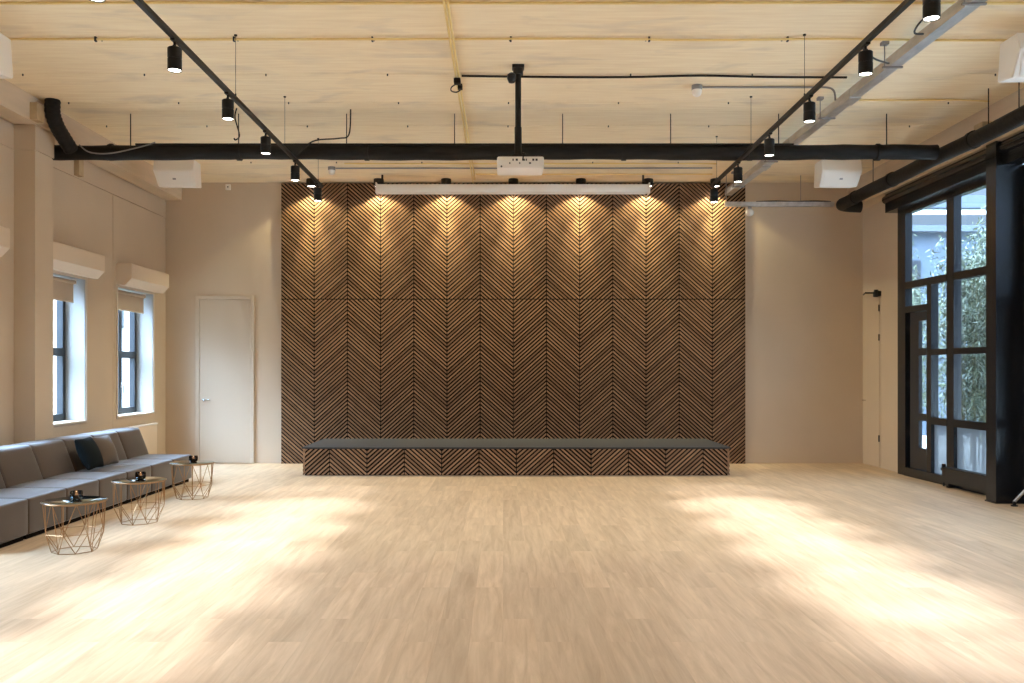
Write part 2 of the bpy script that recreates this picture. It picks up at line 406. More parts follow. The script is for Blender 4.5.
# glazed front on the right: local frame runs along y with a slight skew
def fx(y): return 5.71 + (12.73 - y) * .04
def fbox(mb, y0, y1, z0, z1, d0, d1):      # d measured outward from the inner face
    y0, y1 = sorted((y0, y1))
    return mb.hexa([(fx(y0) + d0, y0, z0), (fx(y0) + d1, y0, z0), (fx(y1) + d1, y1, z0), (fx(y1) + d0, y1, z0), (fx(y0) + d0, y0, z1), (fx(y0) + d1, y0, z1), (fx(y1) + d1, y1, z1), (fx(y1) + d0, y1, z1)])
def bay(name, ya, yb, label, detail):      # ya far end, yb near end
    D = .1; top = 3.80
    mb = MB()
    fbox(mb, ya, ya - .22, 0, top, 0, D); fbox(mb, yb, yb + .07, 0, top, 0, D)
    ym = 11.23 if detail else (ya + yb) / 2
    fbox(mb, ym + .085, ym - .085, .0, top, 0, D)
    fbox(mb, ya - .22, ym + .065, 2.65, 2.75, 0, D); fbox(mb, ym - .065, yb + .07, 2.65, 2.75, 0, D)
    fbox(mb, ya - .22, yb + .07, 3.72, 3.80, .0, D)
    ys_ = ya - .855                        # sub mullion
    fbox(mb, ys_ + .055, ys_ - .055, 0, 2.65, 0, D)
    fbox(mb, ya - .22, ys_ + .055, 2.31, 2.40, 0, D)
    for z0, z1 in ((1.70, 1.78), (.77, .865)):
        fbox(mb, ys_ - .055, ym + .065, z0, z1, 0, D); fbox(mb, ym - .065, yb + .07, z0, z1, 0, D)
    fbox(mb, ya - .22, yb + .07, 0, .12, -.02, D)
    fbox(mb, ya - .21, ya - .295, .12, 2.32, .065, D)
    o = struct(name, mb, M['steel'], label, 'window')
    for a, b, z0, z1 in ((ya - .2, ym + .05, 2.74, 3.73), (ym - .05, yb + .06, 2.74, 3.73), (ya - .2, ys_ + .05, 2.39, 2.66),
                         (ys_ - .05, ym + .06, 1.77, 2.66), (ym - .06, yb + .06, 1.77, 2.66), (ys_ - .05, ym + .06, .86, 1.71), (ym - .06, yb + .06, .86, 1.71)):
        part('pane', fbox(MB(), a, b, z0, z1, .045, .053), M['glass'], o)
    for a, b in ((ys_ - .05, ym + .06), (ym - .06, yb + .06)):
        part('frosted_pane', fbox(MB(), a, b, .11, .78, .045, .053), M['frost'], o)
    # glazed door leaf, set back in its opening
    la, lb = ya - .30, ys_ + .058
    mb = MB()
    fbox(mb, la, la - .23, .125, 2.305, .03, .08); fbox(mb, lb, lb + .065, .125, 2.305, .03, .08)
    for z0, z1 in ((.125, .42), (.80, .90), (1.70, 1.80), (2.18, 2.305)): fbox(mb, la - .23, lb + .065, z0, z1, .03, .08)
    lf = part('door_leaf', mb, M['window_black'], o)
    part('pane', fbox(MB(), la - .22, lb + .06, .34, 2.2, .051, .059), M['glass'], lf)
    for z in (.62, 1.30, 2.1): part('hinge', fbox(MB(), ya - .245, ya - .285, z - .05, z + .05, .045, .064), M['chrome'], lf)
    return o
bay('window_7', 12.60, 9.96, 'black steel framed glazed front between the corner and black column', True)
bay('window_8', 9.76, 6.9, 'black steel framed glazing on the near side of the black column', False)
bay('window_9', 6.6, 3.7, 'black steel framed glazing furthest from the back wall', False)
# header, columns
def colmn(name, y0, y1, label):
    mb = MB().box((5.53, y0, 0), (5.548, y1, 4.07)).box((5.548, (y0 + y1) / 2 - .09, 0), (5.80, (y0 + y1) / 2 + .09, 4.07)).box((5.80, y0, 0), (5.83, y1, 4.07))
    mb.box((5.52, y0 - .012, 0), (5.84, y1 + .012, .015)).box((5.52, y0 - .012, 3.9), (5.56, y1 + .012, 3.93))
    return struct(name, mb, M['steel'], label, 'column')
colmn('trim_4', 9.76, 9.96, 'black steel column between the two glazed bays')
colmn('trim_5', 6.6, 6.9, 'black steel column further along the glazed front')
mb = MB()
for a, b in ((12.75, 9.96), (9.76, 6.9), (6.6, .4)):
    mb.box((5.60, b, 3.80), (5.80, a, 4.07)); mb.cyl((5.61, b, 3.99), (5.61, a, 3.99), .06, 16)
struct('trim_6', mb, M['steel'], 'black steel header above the glazed front', 'beam')
struct('wall_outside', MB().box((XR + .03, .4, 0), (XR + .25, 3.7, 4.06)), M['wall'], 'solid stretch of right wall near the viewer', 'wall')

# ================================================================== SLATTED CLADDING AND BENCH
def clip(poly, z0, z1):
    for sgn, lim in ((1, z0), (-1, -z1)):
        out = []
        for i in range(len(poly)):
            p, q = poly[i], poly[(i + 1) % len(poly)]
            ip, iq = sgn * p[1] >= lim, sgn * q[1] >= lim
            if ip: out.append(p)
            if ip != iq:
                t = (lim - sgn * p[1]) / (sgn * q[1] - sgn * p[1]); out.append((p[0] + (q[0] - p[0]) * t, p[1] + (q[1] - p[1]) * t))
        poly = out
        if len(poly) < 3: return []
    return poly
PITCH, THK, SL = .0628, .0300, .89
def slats(mb, u0, u1, z0, z1, sgn, to3, d):     # to3(u, z) -> world; d: extrusion
    lo = z0 - SL * (u1 - u0) - .1
    k0 = math.floor(lo / PITCH)
    for k in range(k0, math.ceil((z1 + SL * (u1 - u0) + .1) / PITCH) + 1):
        c = k * PITCH
        zz = lambda u: c + (SL * (u - u0) if sgn > 0 else SL * (u1 - u))
        poly = clip([(u0, zz(u0)), (u1, zz(u1)), (u1, zz(u1) + THK), (u0, zz(u0) + THK)], z0, z1)
        if len(poly) >= 3:
            area = abs(sum(poly[i][0] * poly[(i + 1) % len(poly)][1] - poly[(i + 1) % len(poly)][0] * poly[i][1] for i in range(len(poly)))) / 2
            if area > 1e-5: mb.prism([to3(*p) for p in poly], d)
X0 = CXM - 7 * CW
cl = thing('slatted_wall_cladding', (CXM, YB - .03, 0), 'dark brown chevron slatted timber cladding covering the middle of the back wall', 'wall cladding')
SEAM = 2.634
for c in range(14):
    for z0, z1 in ((0.0, SEAM), (SEAM, 4.495)):
        a, b = X0 + c * CW, X0 + (c + 1) * CW
        mb = MB(); mb.mi = 0
        slats(mb, a + .007, b - .007, z0 + (.008 if z0 else .004), z1 - .008, -1 if c % 2 == 0 else 1, lambda u, z: (u, PY, z), (0, .024, 0))
        mb.mi = 1
        mb.box((a + .0005, PY + .0245, z0 + .001), (b - .0005, YB - .001, z1 - .001))
        part('panel', mb, [M['slat'], M['backing']], cl, smooth=0)

BX0, BX1, BY0, BY1, BZ = -2.85, 3.225, 12.35, 13.895, .405
bench = thing('stage_bench', ((BX0 + BX1) / 2, 13.1, 0), 'long low platform bench with chevron slatted front below the slatted cladding', 'bench')
core = MB().box((BX0 + .03, BY0 + .03, 0), (BX1 - .03, BY1, BZ - .03)); part('plinth', core, M['backing'], bench)
topm = MB().box((BX0 - .008, BY0 - .006, BZ - .022), (BX1 + .008, BY1, BZ), .004, 1); part('seat_top', topm, M['benchtop'], bench)
us = [BX0] + [BX0 + .385 + CW * k for k in range(11)] + [BX1]
for i in range(len(us) - 1):
    a, b = us[i], us[i + 1]
    mb = MB(); slats(mb, a + .007, b - .007, .012, BZ - .03, 1 if i % 2 == 0 else -1, lambda u, z: (u, BY0, z), (0, .024, 0))
    part('front_panel', mb, M['slat'], bench, smooth=0)
for side, x in ((-1, BX0), (1, BX1)):
    for j in range(3):
        a, b = BY0 + .03 + j * .503, BY0 + .03 + (j + 1) * .503
        mb = MB(); slats(mb, a + .006, b - .006, .012, BZ - .03, 1 if j % 2 else -1, lambda u, z: (x, u, z), (-.024 * side, 0, 0))
        part('end_panel', mb, M['slat'], bench, smooth=0)

# ================================================================== CEILING FITTINGS
# wall washing downlights above the cladding
ords = ['first', 'second', 'third', 'fourth', 'fifth', 'sixth', 'seventh']
for i in range(7):
    x = X0 + CW * (1 + 2 * i); y = PY - .19
    where = ['first from the left', 'above the screen case\'s left end', 'third from the left', 'above the screen case\'s middle',
             'fifth from the left', 'above the screen case\'s right end', 'seventh from the left'][i]
    t = thing('ceiling_spotlight', (x, y, H), 'black ceiling spotlight washing the slatted wall, ' + where, 'spotlight', 'spotlights washing the slatted wall')
    part('housing', MB().lathe((x, y, 0), [(0, H - .001), (.078, H - .001), (.080, H - .02), (.080, H - .115), (.074, H - .118), (.066, H - .118), (.064, H - .10), (0, H - .10)][::-1], 24), M['black'], t)
    part('lens', MB().lathe((x, y, 0), [(0, H - .108), (.062, H - .108), (.062, H - .101), (0, H - .101)], 20), M['lens'], t)
    for e_, ang_, bl_, tilt_ in ((58, 120, .14, 0), (230, 42, 1.0, 7.5)):
        ld = bpy.data.lights.new('spot_wash', 'SPOT'); ld.energy = e_; ld.color = (1, .88, .52); ld.spot_size = math.radians(ang_); ld.spot_blend = bl_; ld.shadow_soft_size = .03
        lo = bpy.data.objects.new('spot_wash', ld); COL.objects.link(lo); lo.location = (x, y, H - .125); lo.rotation_euler = (math.radians(tilt_), 0, 0)

# tracks
LY = [5.13, 6.36, 7.59, 8.80, 10.05, 11.27]
def tx(side, y): return TL if side == 'left' else TR + .014 * (y - 9)
def track(X, side, yend, wires):
    t = thing('track_rail', (X, 6, TZ), 'black ceiling track rail on the %s side holding a row of spotlights' % side, 'track rail', None)
    def bar(y0, y1, h):
        c = []
        for z in (TZ - h, TZ + h): c += [(tx(side, y0) - h, y0, z), (tx(side, y0) + h, y0, z), (tx(side, y1) + h, y1, z), (tx(side, y1) - h, y1, z)]
        return MB().hexa(c)
    part('rail', bar(YF + .1, yend, .018), M['black'], t)
    part('end_cap', bar(yend, yend + .02, .021), M['black'], t)
    for y in wires:
        X = tx(side, y)
        part('suspension_wire', MB().cyl((X, y, TZ + .018), (X, y, H), .0022, 6).cyl((X, y, H - .012), (X, y, H), .014, 10).cyl((X, y, TZ + .016), (X, y, TZ + .05), .007, 8), M['black'], t)
track(TL, 'left', 11.5, [5.0, 7.81, 9.57, 11.3]); track(TR, 'right', 11.42, [5.0, 7.80, 9.57, 11.2])
rank = ['cut by the picture top', 'second from the viewer', 'third from the viewer', 'just before the black duct', 'just behind the black duct', 'at its far end']
def track_spot(X, y, side, i):
    t = thing('track_spotlight', (X, y, TZ - .02), 'black cylinder spotlight on the %s track rail, %s' % (side, rank[i]), 'spotlight', 'spotlights on the %s track rail' % side)
    part('adapter', MB().box((X - .017, y - .05, TZ - .034), (X + .017, y + .05, TZ - .0185), .003, 1), M['black'], t)
    part('stem', MB().cyl((X, y, TZ - .034), (X, y, TZ - .075), .010, 10).box((X - .006, y - .03, TZ - .078), (X + .006, y + .03, TZ - .062), .002, 1), M['black'], t)
    zt, zb, r = TZ - .075, TZ - .243, .051
    part('housing', MB().lathe((X, y, 0), [(0, zb + .022), (r - .007, zb + .022), (r - .004, zb), (r, zb), (r, zb + .085), (r - .004, zb + .087), (r - .004, zb + .095), (r, zb + .097), (r, zt - .006), (r - .006, zt), (0, zt)], 28), M['black'], t)
    part('lens', MB().lathe((X, y, 0), [(0, zb + .006), (r - .008, zb + .006), (r - .008, zb + .020), (0, zb + .020)], 24), M['lens'], t)
SPOT_E, SPILL_E = 720, 70
def spot_light(X, y, e, ang=29, dx=math.radians(-8.5), dy=0.0, spill=SPILL_E):
    ld = bpy.data.lights.new('spot_spill', 'SPOT'); ld.energy = spill; ld.color = (1, .965, .91); ld.spot_size = math.radians(150); ld.spot_blend = .8; ld.shadow_soft_size = .045
    lo = bpy.data.objects.new('spot_spill', ld); COL.objects.link(lo); lo.location = (X, y, TZ - .248)
    ld = bpy.data.lights.new('spot_track', 'SPOT'); ld.energy = e; ld.color = (.97, .98, 1.10); ld.spot_size = math.radians(ang); ld.spot_blend = 1.0; ld.shadow_soft_size = .04
    lo = bpy.data.objects.new('spot_track', ld); COL.objects.link(lo); lo.location = (X, y, TZ - .248); lo.rotation_euler = (dx, dy, 0)
for X, side, dy in ((TL, 'left', 0), (TR, 'right', .08)):
    for i, y in enumerate(LY):
        yy = y + dy * (i > 0) + (.29 if dy and i == 0 else 0); track_spot(tx(side, yy), yy, side, i); spot_light(tx(side, yy), yy, SPOT_E * (.75, 1, 1, 1, 1, .3)[i], dy=math.radians(-3 if side == 'left' else 1))
    for y in (3.9, 2.67, 1.44, .2, -1.0, -2.2): spot_light(X, y, 70, 60, spill=12)

# big black duct across the room
dctr = (0, 10.22, 4.055)
duct = thing('duct_pipe', dctr, 'black wrapped duct running across the room below the ceiling', 'duct')
pts, rad = [], []
xs = [-5.41 + i * .2 for i in range(int((5.0 + 5.41) / .2) + 1)] + [5.09]
for i, x in enumerate(xs):
    pts.append((x, 10.22 + .004 * math.sin(x * 3), 4.055 + .006 * math.sin(x * 1.7))); rad.append(.086 + .004 * math.sin(i * 1.9))
part('pipe', MB().tube(pts, rad, 20), M['duct'], duct)
for x in [-4.6, -3.1, -1.6, 1.42, 2.9, 4.4]:
    part('clamp', MB().tube([(x - .025, 10.22, 4.055), (x + .025, 10.22, 4.055)], .096, 20).box((x - .02, 10.2, 4.13), (x + .02, 10.24, 4.155)), M['duct'], duct)
for k in range(8):
    x = (130.6 + 108 * k - CX) * 10.22 / F
    part('hanger_rod', MB().cyl((x, 10.22, 4.12), (x, 10.22, H), .006, 6), M['rubber'], duct)
# slim flat trunking lying along the duct top
tb = part('cable_trunking', MB().box((-4.3, 10.17, 4.128), (3.4, 10.2, 4.15)), M['rubber'], duct)
elbow = tag(part('flexible_duct_elbow', MB().tube(curve_pts([(-5.02, 9.70, H), (-5.02, 9.70, 4.36), (-5.02, 9.80, 4.24), (-5.02, 9.95, 4.15), (-5.0, 10.08, 4.05)], 6), [.078 + .006 * (i % 2) for i in range(25)], 18), M['duct']),
            'black flexible duct dropping from the ceiling beside the pilaster', 'duct')
tag(part('ceiling_timber_block', MB().box((-5.158, 9.48, 4.235), (-5.08, 9.63, 4.42)), M['block']), 'small raw timber block under the ceiling beside the flexible duct', 'block')
tag(part('ceiling_timber_block', MB().box((5.40, 9.80, 4.10), (5.535, 9.98, 4.30)), M['block']), 'small raw timber block above the black column', 'block')
tag(part('ceiling_timber_block', MB().box((XL + .006, 10.98, 3.96), (XL + .07, 11.1, 4.2)), M['block']), 'small raw timber block under the left boxed beam', 'block')
# white cable sagging from the duct
tag(part('hanging_cable', MB().tube(curve_pts([(-4.93, 10.12, 4.12), (-4.8, 10.11, 4.03), (-4.55, 10.11, 4.02), (-4.2, 10.12, 4.10), (-4.05, 10.13, 4.15)], 6), .008, 8), M['grey']), 'pale cable sagging in front of the left end of the duct', 'cable')
# pipe along the right wall
rp = thing('duct_pipe', (5.19, 9, 4.04), 'black wrapped duct running along the right wall above the glazed front', 'duct')
pl = [(5.19, .5 + i * .3, 4.04 + .005 * math.sin(i)) for i in range(44)]
pl = [p for p in pl if p[1] < 13.25]
part('pipe', MB().tube(pl + curve_pts([(5.19, 13.3, 4.04), (5.23, 13.41, 4.04), (5.34, 13.45, 4.03), (5.53, 13.45, 4.02)], 5), .088, 20), M['duct'], rp)
for y in (6.6, 8.2, 9.6, 11.6, 12.8): part('clamp', MB().tube([(5.19, y - .03, 4.04), (5.19, y + .03, 4.04)], .099, 20), M['duct'], rp)
for y in (7.2, 8.75, 9.3, 12.2): part('hanger_rod', MB().cyl((5.19, y, 4.12), (5.19, y, H), .006, 6), M['rubber'], rp)

# galvanised cable tray
tray = thing('cable_tray', (3.6, 9, 4.29), 'galvanised steel cable channel running towards the back wall beside the right track', 'cable tray')
mb = MB().box((3.54, YF + .2, 4.285), (3.65, YB - .1, 4.290)).box((3.54, YF + .2, 4.29), (3.544, YB - .1, 4.375)).box((3.646, YF + .2, 4.29), (3.65, YB - .1, 4.375))
mb.box((3.544, YF + .2, 4.370), (3.56, YB - .1, 4.375)).box((3.63, YF + .2, 4.370), (3.646, YB - .1, 4.375))
part('channel', mb, M['galv'], tray)
for y in (5.2, 6.6, 7.98, 9.6, 11.6, 13.2):
    part('bracket', MB().cyl((3.50, y, 4.27), (3.50, y, H - .001), .005, 6).box((3.48, y - .012, 4.270), (3.665, y + .012, 4.284)).box((3.47, y - .03, H - .03), (3.53, y + .03, H - .001)), M['grey'], tray)
for y in (9.0, 10.9, 12.0): part('coupling', MB().box((3.532, y - .12, 4.28), (3.539, y + .12, 4.37)).box((3.535, y - .12, 4.272), (3.655, y + .12, 4.2845)), M['galv'], tray)
tag(part('ceiling_junction_box', MB().lathe((3.35, 10.95, 4.20), [(0, 0), (.07, 0), (.08, .02), (.08, .08), (.07, .1), (0, .1)], 16).box((3.28, 10.9, 4.3), (3.42, 11.0, 4.33)), M['galv']), 'round galvanised junction box below the cable channel behind the duct', 'junction box')
cc = thing('ceiling_cable_channel', (4.2, 13.4, 4.05), 'thin galvanised channel running across to the right wall duct below the ceiling', 'cable tray')
part('channel', MB().box((3.42, 13.36, 4.02), (5.09, 13.44, 4.03)).box((3.42, 13.36, 4.03), (5.09, 13.365, 4.085)).box((3.42, 13.435, 4.03), (5.09, 13.44, 4.085)), M['galv'], cc)
part('cable', MB().tube(curve_pts([(3.9, 13.40, 4.09), (4.2, 13.40, 4.10), (4.5, 13.40, 4.092), (4.8, 13.40, 4.10), (5.05, 13.40, 4.09)], 5), .012, 8), M['rubber'], cc)
for x in (3.45, 4.6): part('hanger_rod', MB().cyl((x, 13.445, 4.03), (x, 13.445, H), .005, 6), M['grey'], cc)
gl = thing('globe_lamp', (3.80, 13.42, 3.87), 'round white glass globe lamp below the thin galvanised channel', 'lamp')
part('socket', MB().cyl((3.80, 13.40, 3.985), (3.80, 13.40, 4.019), .028, 14), M['grey'], gl)
part('globe', MB().lathe((3.80, 13.40, 3.925), [(.062 * math.sin(a), -.062 * math.cos(a)) for a in [PI * i / 14 for i in range(15)]], 22), M['globe'], gl)

# yellow conduits
def conduit(ctrl, r, m, label, clips=(), name='conduit', cat='conduit'):
    t = thing(name, ctrl[0], label, cat)
    part('pipe', MB().tube(curve_pts(ctrl, 4), r, 8), m, t)
    for c in clips: part('clip', MB().box((c[0] - .008, c[1] - .014, c[2] - r - .012), (c[0] + .008, c[1] + .014, H - .001)), M['port'], t)
    return t
def wav(x0, x1, y, z, n, amp=.012): return [(x0 + (x1 - x0) * i / n, y + random.uniform(-amp, amp), z - random.uniform(0, amp)) for i in range(n + 1)]
conduit(wav(-5.1, 5.3, 7.86, H - .02, 9), .011, M['yellow'], 'yellow conduit across the ceiling at the second seam from the top', [(-2.43 + 1.25 * k, 7.86, H - .02) for k in range(-2, 6)])
conduit(wav(-5.1, 5.3, 7.10, H - .014, 9, .006), .012, M['yellow'], 'yellow conduit across the ceiling at the very top of the picture')
conduit([(3.68, 9.64, H - .016), (4.4, 9.66, H - .016), (5.0, 9.63, H - .02), (5.38, 9.62, H - .04)], .010, M['yellow'], 'short yellow conduit between the cable channel and the right wall')
conduit(wav(-2.3, 3.1, 12.62, H - .014, 6, .006), .011, M['yellow'], 'yellow conduit across the ceiling just behind the black duct')
conduit(wav(-.42, 3.2, 13.30, H - .014, 5, .006), .011, M['yellow'], 'yellow conduit across the ceiling next to the screen case')
yv = thing('conduit_pair', (-.47, 10, H), 'pair of yellow conduits running lengthwise down the middle of the ceiling', 'conduit')
part('pipe', MB().tube([(-.478, YF + .2, H - .034), (-.478, 8.85, H - .034), (-.475, 13.85, H - .034)], .011, 8), M['yellow'], yv)
part('pipe', MB().tube([(-.448, YF + .2, H - .034), (-.448, 8.85, H - .034), (-.44, 13.6, H - .034)], .011, 8), M['yellow'], yv)
jb = thing('hanging_cable_connector', (-.47, 9.0, H - .06), 'black cable connectors looped around the yellow conduit pair', 'connector')
part('connector', MB().box((-.50, 8.80, H - .10), (-.43, 8.90, H - .05), .008), M['rubber'], jb)
part('connector', MB().box((-.47, 8.98, H - .10), (-.42, 9.06, H - .05), .008), M['rubber'], jb)
part('loop', MB().tube(curve_pts([(-.47, 8.9, H - .08), (-.53, 8.98, H - .09), (-.54, 9.1, H - .09), (-.49, 9.16, H - .085), (-.44, 9.08, H - .08), (-.43, 8.95, H - .075)], 6), .007, 8), M['rubber'], jb)
conduit([(-.42, 8.82, H - .028), (.3, 8.86, H - .024), (1.2, 8.86, H - .028), (2.0, 8.83, H - .022), (2.7, 8.86, H - .026), (3.5, 8.86, H - .03)], .012, M['rubber'], 'black cable across the ceiling from the yellow pair to the cable channel', name='cable', cat='cable')
# grey conduits with sensors
def sensor(x, y, label):
    t = thing('ceiling_sensor', (x, y, H), label, 'sensor')
    part('base', MB().cyl((x, y, H - .05), (x, y, H - .001), .055, 20), M['grey'], t)
    part('dome', MB().lathe((x, y, H - .05), [(0, -.07), (.02, -.068), (.04, -.055), (.05, -.03), (.052, 0), (0, 0)], 20), M['white'], t)
sensor(2.05, 9.2, 'white domed sensor on the ceiling above the right track')
conduit([(2.11, 9.2, H - .02), (2.6, 9.2, H - .02), (3.2, 9.2, H - .02), (3.42, 9.2, H - .022), (3.50, 9.2, H - .06), (3.515, 9.2, H - .16)], .011, M['grey'], 'grey conduit bending from the ceiling sensor to the cable channel')
sensor(-2.54, 12.9, 'white domed sensor on the ceiling behind the left track')
conduit(wav(-2.48, 3.1, 12.9, H - .016, 7, .004), .011, M['grey'], 'grey conduit across the ceiling in front of the screen case', [])
# dangling cables at the right track
for lab, c in (('black cable hanging from the ceiling to the cable channel near the upper right', [(3.15, 6.3, H), (3.2, 6.4, 4.42), (3.28, 6.6, 4.27), (3.27, 6.85, 4.22), (3.36, 7.1, 4.25), (3.5, 7.25, 4.30)]),
               ('black cable looping from the right track up to the cable channel', [(2.71, 6.6, TZ + .03), (2.98, 7.0, 4.01), (3.3, 7.5, 4.15), (3.46, 7.8, 4.25)]),
               ('thin black cable rising from the left track to the ceiling behind the duct', [(-2.38, 10.0, TZ + .02), (-2.2, 10.05, 4.14), (-1.9, 10.03, 4.17), (-1.78, 10.05, 4.22), (-1.76, 10.05, H)]),
               ('short black cable hanging from the ceiling before the duct, left of the left track', [(-3.06, 10.0, H), (-3.08, 10.0, 4.4), (-3.03, 10.0, 4.2), (-3.08, 10.02, 4.15), (-3.1, 10.03, 4.17)])):
    tag(part('hanging_cable', MB().tube(curve_pts(c, 6), .008, 8), M['rubber']), lab, 'cable')

# loudspeakers
def speaker(x, y, flip, label):
    t = thing('ceiling_loudspeaker', (x, y, 4.02), label, 'loudspeaker', 'white loudspeakers under the ceiling')
    z = 4.02
    # profile in (y, z): sloping grille faces down into the room
    w = .275; in_ = .035 * 1
    fr = [(y - .14, z + .20), (y - .03, z), (y + .20, z + .03), (y + .16, z + .36), (y - .10, z + .36)]
    mb = MB()
    L_, R_ = x - w, x + w
    def edge(yy, zz, s): return (x + s * (w - (in_ if zz < z + .1 and s == flip else 0)), yy, zz)
    a = [edge(p[0], p[1], -1) for p in fr]; b = [edge(p[0], p[1], 1) for p in fr]
    va = [mb.bm.verts.new(p) for p in a]; vb = [mb.bm.verts.new(p) for p in b]; n = len(fr)
    mb.bm.faces.new(va); mb.bm.faces.new(vb[::-1])
    for i in range(n): mb.bm.faces.new((va[i], vb[i], vb[(i + 1) % n], va[(i + 1) % n]))
    bmesh.ops.recalc_face_normals(mb.bm, faces=mb.bm.faces[:])
    bmesh.ops.bevel(mb.bm, geom=mb.bm.edges[:], offset=.008, segments=2, affect='EDGES')
    body = part('cabinet', mb, M['white'], t)
    # grille panel slightly proud on the sloping face
    p0, p1 = Vector((0, y - .14, z + .20)), Vector((0, y - .03, z)); d = (p1 - p0); nrm = Vector((0, d.z, -d.y)).normalized()
    if nrm.y > 0: nrm = -nrm
    c0, c1 = p0 + d * .08, p0 + d * .92
    g = MB(); q = [Vector((x - w + .03, c0.y, c0.z)), Vector((x + w - .03, c0.y, c0.z)), Vector((x + w - .055, c1.y, c1.z)), Vector((x - w + .055, c1.y, c1.z))]
    g.prism(q, nrm * .006); part('grille', g, mat_grille, t)
    m0 = (c0 + c1) / 2 + nrm * .006
    s = MB(); u = d.normalized() * .012
    s.prism([Vector((x - .022, 0, 0)) + Vector((0, m0.y, m0.z)) - u, Vector((x + .022, 0, 0)) + Vector((0, m0.y, m0.z)) - u, Vector((x + .022, 0, 0)) + Vector((0, m0.y, m0.z)) + u, Vector((x - .022, 0, 0)) + Vector((0, m0.y, m0.z)) + u], nrm * .003)
    part('badge', s, M['grey'], t)
    part('bracket', MB().box((x - .05, y - .03, z + .362), (x + .05, y + .10, H)), M['white'], t)
mat_grille = mat('white_speaker_grille', (.82, .79, .74), .6, bump=.1, bscale=400)
speaker(-4.50, 12.0, -1, 'white loudspeaker under the ceiling above the left windows, behind the duct')
speaker(4.63, 12.0, 1, 'white loudspeaker under the ceiling near the right corner, behind the duct')
speaker(-4.56, 7.42, -1, 'white loudspeaker cut off by the upper left edge of the picture')
speaker(4.66, 7.52, 1, 'white loudspeaker cut off by the upper right edge of the picture')

# projector on its pole
pm = thing('projector_mount', (.15, 8.61, H), 'black ceiling pole carrying the projector', 'projector mount')
part('plate', MB().box((.09, 8.55, H - .03), (.21, 8.67, H), .004, 1).cyl((.15, 8.61, H - .09), (.15, 8.61, H - .03), .05, 16), M['black'], pm)
part('pole', MB().cyl((.15, 8.61, 3.62), (.15, 8.61, H - .05), .03, 18).cyl((.15, 8.61, 3.62), (.15, 8.61, 3.9), .036, 18), M['black'], pm)
part('knob', MB().lathe((.085, 8.58, H - .13), [(0, -.05), (.03, -.045), (.045, -.01), (.045, .03), (.02, .05), (0, .05)], 14).cyl((.085, 8.6, H - .13), (.14, 8.6, H - .13), .012, 8), M['black'], pm)
part('bracket', MB().box((.07, 8.53, 3.590), (.23, 8.69, 3.62), .004, 1), M['black'], pm)
pr = thing('projector', (.17, 8.6, 3.44), 'white projector hanging from the black ceiling pole', 'projector')
px0, px1, py0, py1 = -.058, .398, 8.44, 8.76
part('housing', MB().box((px0, py0, 3.455), (px1, py1, 3.575), .018, 3), M['white'], pr)
part('foot', MB().cyl((.0, 8.5, 3.575), (.0, 8.5, 3.588), .014, 10).cyl((.35, 8.5, 3.575), (.35, 8.5, 3.588), .014, 10), M['port'], pr)
for i in range(9):
    x = .06 + i * .032
    part('socket', MB().box((x, py0 - .002, 3.50 + (.03 if i % 3 else 0)), (x + random.choice((.012, .02, .024)), py0 + .004, 3.515 + (.035 if i % 3 else 0))), M['port'], pr)
part('knob', MB().cyl((-.015, py0 - .004, 3.475), (-.015, py0 + .004, 3.475), .009, 10), M['port'], pr)
part('lens', MB().cyl((.17, py1 - .005, 3.51), (.17, py1 + .03, 3.51), .045, 20), M['black'], pr)
tag(part('hanging_cable', MB().tube(curve_pts([(.2, 8.64, 3.66), (.21, 8.5, 3.62), (.2, 8.43, 3.59), (.19, 8.43, 3.53)], 6), .007, 8), M['rubber']), 'black cables dropping into the back of the projector', 'cable')

# projection screen case
sc = thing('hanging_projection_screen', (.155, 13.4, 4.17), 'long pale projection screen case hanging below the ceiling before the slatted wall', 'projection screen')
sx0, sx1 = -1.95, 2.25
part('case', MB().box((sx0 + .02, 13.30, 4.215), (sx1 - .02, 13.44, 4.345), .02, 3), M['white'], sc)
for x in (sx0, sx1 - .02): part('end_cap', MB().box((x, 13.29, 4.205), (x + .02, 13.45, 4.37), .006, 2), M['white'], sc)
for x in (-1.86, 2.16): part('bracket', MB().box((x - .015, 13.40, 4.346), (x + .015, 13.42, H - .001)), M['black'], sc)
part('bottom_bar', MB().box((sx0 + .06, 13.35, 4.203), (sx1 - .06, 13.39, 4.214)), M['white'], sc)
# wall box
ts = thing('wall_sensor', ((228.5 - CX) * YB / F, YB, 4.40), 'small white sensor box high on the back wall left of the slatted cladding', 'sensor')
x = (228.5 - CX) * YB / F
part('case', MB().box((x - .04, YB - .035, 4.39), (x + .04, YB - .001, 4.48), .006), M['white'], ts)
part('button', MB().cyl((x, YB - .04, 4.435), (x, YB - .03, 4.435), .012, 10), M['port'], ts)

